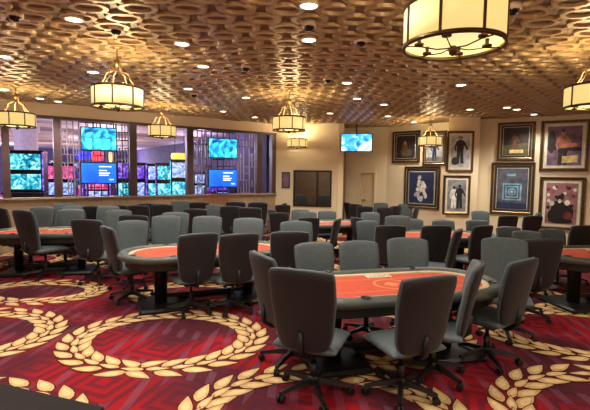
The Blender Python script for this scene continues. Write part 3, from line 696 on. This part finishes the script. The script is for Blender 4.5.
# ------------------------------------------------------------------ chairs
def chair_proto():
    t = empty('swivel_chair')
    def seat(u, v):
        x = .25*u*(1-.04*v); y = .25*v; z = .46-.03*max(0, v-.3)**2-.0*(u*u)
        return (x, y, z), (0, 0, 1)
    MB().pillow(seat, .1, 12, 12, e=5).build('seat', 'fabric', t, weld=True)
    def bk(off, kw, T0):
        def f(u, v):
            s = (v+1)/2
            w = (.215+.045*min(1, s*1.6))*kw
            # rounded lower corners
            if s < .25: w *= 1-.18*(1-s/.25)**2
            if s > .93: w *= 1-.05*((s-.93)/.07)**2
            x = w*u; z = .45+.65*s+(-.0*u*u)+(-.025*(abs(u)**3) if s > .8 else 0)
            y = -.22-.09*s-.05*s*s+.055*u*u*(.4+.6*s)-off
            return (x, y, z), Vector((-.16*u, 1, .22)).normalized()
        return f
    MB().pillow(bk(0, 1, 0), .075, 12, 16, e=6).build('backrest', 'fabric', t, weld=True)
    MB().pillow(bk(.032, .985, 0), .055, 12, 16, e=6).build('back_shell', 'shell', t, weld=True)
    MB().box((-.13, -.15, .375), (.13, .12, .415), bev=.015).tube([(0, -.1, .4), (0, -.22, .4), (0, -.3, .46), (0, -.305, .62)], [.025, .025, .025, .02], 8).tube([(.1, .05, .4), (.27, .05, .395)], .008, 6).build('tilt_mechanism', 'plastic', t)
    MB().tube([(0, 0, .12), (0, 0, .26)], .03, 14).tube([(0, 0, .26), (0, 0, .385)], .019, 14).build('gas_column', 'plastic', t)
    b = MB().lathe([(0, .08), (.045, .08), (.05, .13), (.035, .15), (0, .15)], 16)
    for k in range(5):
        a = 2*PI*k/5+.3; X = Matrix.Rotation(a, 4, 'Z')
        vs = []
        for r_, w, z0, z1 in ((.03, .026, .09, .14), (.17, .022, .085, .12), (.31, .016, .066, .09)):
            for dy, z in ((-w, z0), (w, z0), (w*.6, z1), (-w*.6, z1)): vs.append(X @ Vector((r_, dy, z)))
        b.add(vs, [(0, 1, 5, 4), (1, 2, 6, 5), (2, 3, 7, 6), (3, 0, 4, 7), (4, 5, 9, 8), (5, 6, 10, 9), (6, 7, 11, 10), (7, 4, 8, 11), (8, 9, 10, 11)])
    b = b.build('star_base', 'plastic', t)
    for k in range(5):
        a = 2*PI*k/5+.3; c = Vector((.3*math.cos(a), .3*math.sin(a), .03)); ax = Vector((-math.sin(a+.5), math.cos(a+.5), 0))
        MB().tube([c-ax*.026, c-ax*.008], .03, 12).tube([c+ax*.008, c+ax*.026], .03, 12).tube([c-ax*.02, c+ax*.02], .012, 8).tube([c, c+Vector((0, 0, .045))], .008, 6).build('caster', 'plastic', b)
    return t
ch0 = chair_proto(); register(ch0)
CHAIRS = [
 # nearest table
 (300, 268, -22, 'grey swivel chair with its back turned, nearest to the camera'),
 (261, 253, -62, 'swivel chair behind and left of the nearest chair, left end of near table'),
 (313, 247, 203, 'grey chair facing us on the far side of the near table, leftmost'),
 (358, 243, 192, 'grey chair facing us on the far side of the near table, second from left'),
 (407, 239, 180, 'broad grey chair facing us on the far side of the near table, third from left'),
 (504, 238, 163, 'grey chair facing us at the far right corner of the near table'),
 (431, 275, 22, 'dark backed swivel chair at the front right of the near table'),
 (476, 262, 68, 'narrow looking chair seen edge-on with blue seat, right end of near table'),
 (525, 258, 36, 'chair with its back turned at the right end of the near table, rightmost'),
 # left table
 (107, 226, -50, 'chair at the left end of the left poker table, back turned to the left'),
 (133, 226, 188, 'grey chair facing us behind the left end of the left poker table'),
 (167, 216, 180, 'grey chair facing us behind the left poker table, second from left'),
 (208, 216, 176, 'grey chair facing us behind the left poker table, between the two front chairs'),
 (249, 218, 172, 'grey chair facing us at the far right of the left poker table'),
 (199, 231, 32, 'dark backed chair in front of the left poker table, left of the two'),
 (240, 233, 24, 'dark rounded chair in front of the left poker table, right of the two'),
 (290, 231, 5, 'dark backed chair right of the left poker table, directly above the near chair'),
 (296, 221, 190, 'grey chair facing us behind the dark chair above the nearest chair'),
 # left edge group
 (22, 208, -28, 'large navy looking chair with back turned near the left edge'),
 (43, 207, 170, 'dark chair just right of the large chair at the left edge'),
 (-1, 210, -20, 'navy chair cut off by the left edge of the photo'),
 (86, 219, -4, 'navy backed chair in front of the pale rimmed table, left side'),
 (72, 212, 184, 'grey chair facing us behind the pale rimmed table at left'),
 (65, 204, 180, 'small grey chair behind the grey chair of the pale rimmed table'),
 (133, 215, 0, 'dark rounded chair top showing above the left poker table'),
 (119, 211, 185, 'grey chair behind the dark rounded one at the left poker table'),
 (93, 198, 0, 'small navy chair below the left blue television'),
 (74, 197, 200, 'small tilted grey chair left of the navy chair below the televisions'),
 (116, 199, 0, 'small dark chair right of the navy chair below the left televisions'),
 (109, 204, 175, 'small pale grey chair in front of the row below the left televisions'),
 (129, 203, 0, 'small black chair below the third window column'),
 (147, 198, 0, 'far small dark chair at the left of the clear window bay'),
 (157, 203, 0, 'small black chair below the middle of the clear window bay'),
 (181, 201, 180, 'small pale grey chair below the fourth window column'),
 (195, 208, 0, 'small black chair left of the round grey one below the televisions'),
 (215, 205, 150, 'small rounded grey chair below the right pair of televisions'),
 (176, 212, 180, 'grey chair top just left of the small black chair, mid row'),
 (231, 206, 0, 'dark chair below the right edge of the right televisions'),
 (250, 207, 0, 'dark chair right of the one below the right televisions'),
 (199, 202, 0, 'far small dark chair below the left side of the right televisions'),
 (238, 201, 0, 'far small black chair below the lilac lattice'),
 (258, 202, 10, 'far dark chair below the narrow window bay'),
 (272, 210, -60, 'dark chair seen from the side left of the wall opening'),
 (279, 213, 0, 'dark backed chair below the plaque on the middle wall'),
 (283, 203, 10, 'far dark chair under the mauve plaque'),
 (291, 203, 75, 'small dark chair seen edge-on at the left of the wall opening'),
 (298, 212, 185, 'small grey chair under the left of the wall opening'),
 (310, 211, 180, 'small grey chair under the middle of the wall opening'),
 (327, 211, 176, 'small grey chair under the right of the wall opening'),
 (319, 215, 8, 'dark backed chair in front of the chairs under the wall opening'),
 (338, 216, 70, 'dark chair turned sideways right of the wall opening'),
 # middle right
 (347, 203, -70, 'dark chair seen edge-on beside the corner of the middle wall'),
 (355, 204, -30, 'dark chair next to the edge-on chair by the alcove corner'),
 (365, 206, 0, 'small black backed chair below the alcove door'),
 (370, 214, 182, 'low grey chair in front of the black one below the alcove door'),
 (357, 219, -58, 'grey brown chair turned sideways left of a group of grey chairs'),
 (373, 220, 190, 'grey chair facing us, second in the row below the alcove'),
 (391, 219, 182, 'grey chair facing us partly hidden behind a large dark chair'),
 (391, 225, 0, 'large dark backed chair above the second chair of the near table'),
 (412, 219, 178, 'grey chair facing us left of the small orange felt patch'),
 (381, 202, 170, 'far dark chair under the first framed picture'),
 (385, 206, 0, 'small dark backed chair below the first framed picture'),
 (396, 206, 30, 'small dark chair left of the silvery print, beside another'),
 (405, 203, 180, 'far dark chair under the left corner of the silvery print'),
 (413, 205, 60, 'dark chair in front of the silvery print, turned sideways'),
 # right
 (443, 220, 180, 'grey chair facing us below the couple photograph'),
 (437, 228, 2, 'dark backed chair left of a rounded one, above the near table'),
 (458, 229, 62, 'dark rounded chair turned sideways in front of the pillar'),
 (477, 220, 176, 'grey chair facing us below the pillar corner'),
 (484, 225, 30, 'dark chair in front of the grey chair by the pillar corner'),
 (508, 229, 182, 'grey chair facing us below the blue emblem print'),
 (527, 231, 160, 'grey chair right of the one below the blue emblem print'),
 (509, 214, 0, 'black backed chair against the blue emblem print'),
 (525, 214, 0, 'black backed chair between the two lower framed prints'),
 (538, 213, 65, 'dark chair seen edge-on in front of the crowd photograph'),
 (551, 229, 176, 'grey chair facing us below the crowd photograph'),
 (544, 239, 2, 'black backed chair with grey top in front of the right edge table'),
 (582, 226, 5, 'dark chair near the right edge below the crowd photograph corner'),
 (480, 211, 180, 'black chair at the foot of the pillar'),
]
prev = []
DEP = {10: 6.9, 9: 5.8, 1: 3.85, 2: 4.85, 3: 5.0, 4: 5.15}
SC = {10: .96, 0: 1.04, 1: 1.02, 2: .96, 3: .96, 4: .98, 18: 1.1, 19: 1.05, 20: 1.06}
for k_ in (26, 27, 28, 31): DEP[k_] = onwall(CHAIRS[k_][0], 190, A, B).y-(.6 if k_ % 2 else .8); SC[k_] = .98
for k_, c_ in enumerate(CHAIRS):
    if c_[0] >= 265 and c_[1] < 236 and k_ > 17: SC[k_] = .96 if c_[0] in (437, 458, 484, 582, 391) else .87
tabs = [(Vector((o.location.x, o.location.y)), o.rotation_euler.z) for o in bpy.data.objects if o.name.startswith('poker_table')]
def tdist(q):                                # distance outside the nearest table top
    best = 9
    for c_, r_ in tabs:
        d_ = q-c_; x = d_.x*math.cos(r_)+d_.y*math.sin(r_); y = -d_.x*math.sin(r_)+d_.y*math.cos(r_)
        x = max(0, abs(x)-.6); best = min(best, math.hypot(x, y)-.58)
    return best
pos = []
for i, (px, py, a, lb) in enumerate(CHAIRS):
    h = 1.1*SC.get(i, 1); p = aty(px, py, DEP[i]) if i in DEP else atz(px, py, h); a_ = math.radians(a)
    fv = Vector((-math.sin(a_), math.cos(a_))); pos.append([Vector((p.x, p.y)), fv])
def free(i, b):                              # backs clear of tables and walls, chairs clear of one another
    fv = pos[i][1]; cen = b+fv*.3; bad = 0
    t = tdist(b); bad += max(0, .09-t)*3
    for w in (b-fv*.08, cen, cen+Vector((.3, 0)), cen-Vector((.3, 0)), cen+Vector((0, .3))):
        if not inside(w.x, w.y): bad += .5
    if 3.6 < cen.x < 5.1 and cen.y > 10.9: bad += 1
    for j in range(len(pos)):
        if j == i: continue
        o = pos[j][0]+pos[j][1]*.3
        bad += max(0, .56-(cen-o).length)*2+max(0, .5-(b-pos[j][0]).length)*1.5
    return bad
orig = [q_[0].copy() for q_ in pos]
for it in range(7):
    for i in range(10, len(pos)):
        if i in DEP: continue
        b0 = orig[i]; base = free(i, b0)
        best, bb = base, b0
        for k in range(-9, 15):
            for l in (-.2, -.12, -.06, 0, .06, .12, .2):
                b1 = b0*(1+k*.006)+Vector((l, 0)); v = free(i, b1)+abs(k)*.012+abs(l)*.6
                if v < best: best, bb = v, b1
        pos[i][0] = bb
for i in range(len(pos)):
    if free(i, pos[i][0]) > .12: print('TIGHT', i, round(free(i, pos[i][0]), 2), CHAIRS[i][3])
for i, (px, py, a, lb) in enumerate(CHAIRS):
    c = ch0 if i == 0 else copy_tree(ch0)
    a_ = math.radians(a); q = pos[i][0]+pos[i][1]*.33*SC.get(i, 1)
    c.location = (q.x, q.y, 0); c.rotation_euler.z = a_; c.scale = (SC.get(i, 1),)*3
    tag(c, lb, 'chair', 'grey swivel chairs around the poker tables')
# chairs in the small room
for i, (px, py, a, lb) in enumerate([(304, 187, 200, 'dark chair in the dim room behind the wall opening, left'), (313, 188, 160, 'dark chair in the dim room behind the wall opening, right')]):
    c = copy_tree(ch0); w = bm_pt(.55+.75*i, 1.5); c.location = (w[0], w[1], 0); c.rotation_euler.z = math.radians(a); tag(c, lb, 'chair', 'chairs in the side room')
# foreground desk at lower left
a = atz(-60, 383, .8); b = atz(8, 385, .8); c = atz(104, 407, .8); 
P0 = Vector((b.x, b.y)); P1 = Vector((c.x, c.y)); d = (P1-P0).normalized(); n = Vector((d.y, -d.x))
P0 = P0-d*.9; P1 = P1+d*.02
dk = tag(empty('foreground_desk', (P0.x, P0.y, 0)), 'dark brown desk top corner cut off at the lower left corner', 'desk')
def lo(q, o): return [(v.x-o.x, v.y-o.y) for v in q]
prism(lo([P0, P0+n*.7, P1+n*.7, P1-d*.02, P1-d*.04], P0)[::-1], .76, .8).build('desk_top', 'desk', dk)
prism(lo([P0+n*.05+d*.05, P0+n*.65+d*.05, P1+n*.65-d*.1, P1+n*.05-d*.1], P0)[::-1], 0, .76).build('desk_body', 'desk', dk)
# ------------------------------------------------------------------ light in the hall and side room
for s, t, z, e_, c in ((1, 3, 3.3, 60, (.6, .4, 1)), (4, 3, 3.3, 50, (.6, .45, 1)), (7, 3, 3.3, 60, (.8, .6, .9)), (10, 3, 3.3, 40, (.6, .35, 1)), (3, 8, 3.3, 90, (.5, .4, 1)), (8, 8, 3.3, 90, (.8, .6, .9)), (12, 8, 3.3, 70, (.6, .35, 1)), (2, 16, 3, 120, (.8, .6, .8)), (9, 16, 3, 120, (.9, .75, .8)), (14, 16, 3, 90, (.6, .45, 1)), (4, 25, 3, 130, (.6, .5, 1)), (12, 25, 3, 130, (.7, .5, 1))):
    w = hp(s, t); plight((w[0], w[1], z-.5), e_*(1.1 if t < 12 else 2.6), tuple((v+.55)/1.5 for v in c), .3)
w = bm_pt(1, 1.8); plight((w[0], w[1], 2.3), 9, (1, .85, .7), .2)
wd = bpy.data.worlds.new('world'); S.world = wd; wd.use_nodes = True
bg = wd.node_tree.nodes['Background']; bg.inputs[0].default_value = (.8, .7, .6, 1); bg.inputs[1].default_value = .05
S.view_settings.view_transform = 'Standard'; S.view_settings.look = 'None'; S.view_settings.gamma = 1; S.view_settings.use_curve_mapping = False
S.view_settings.exposure = 1.12
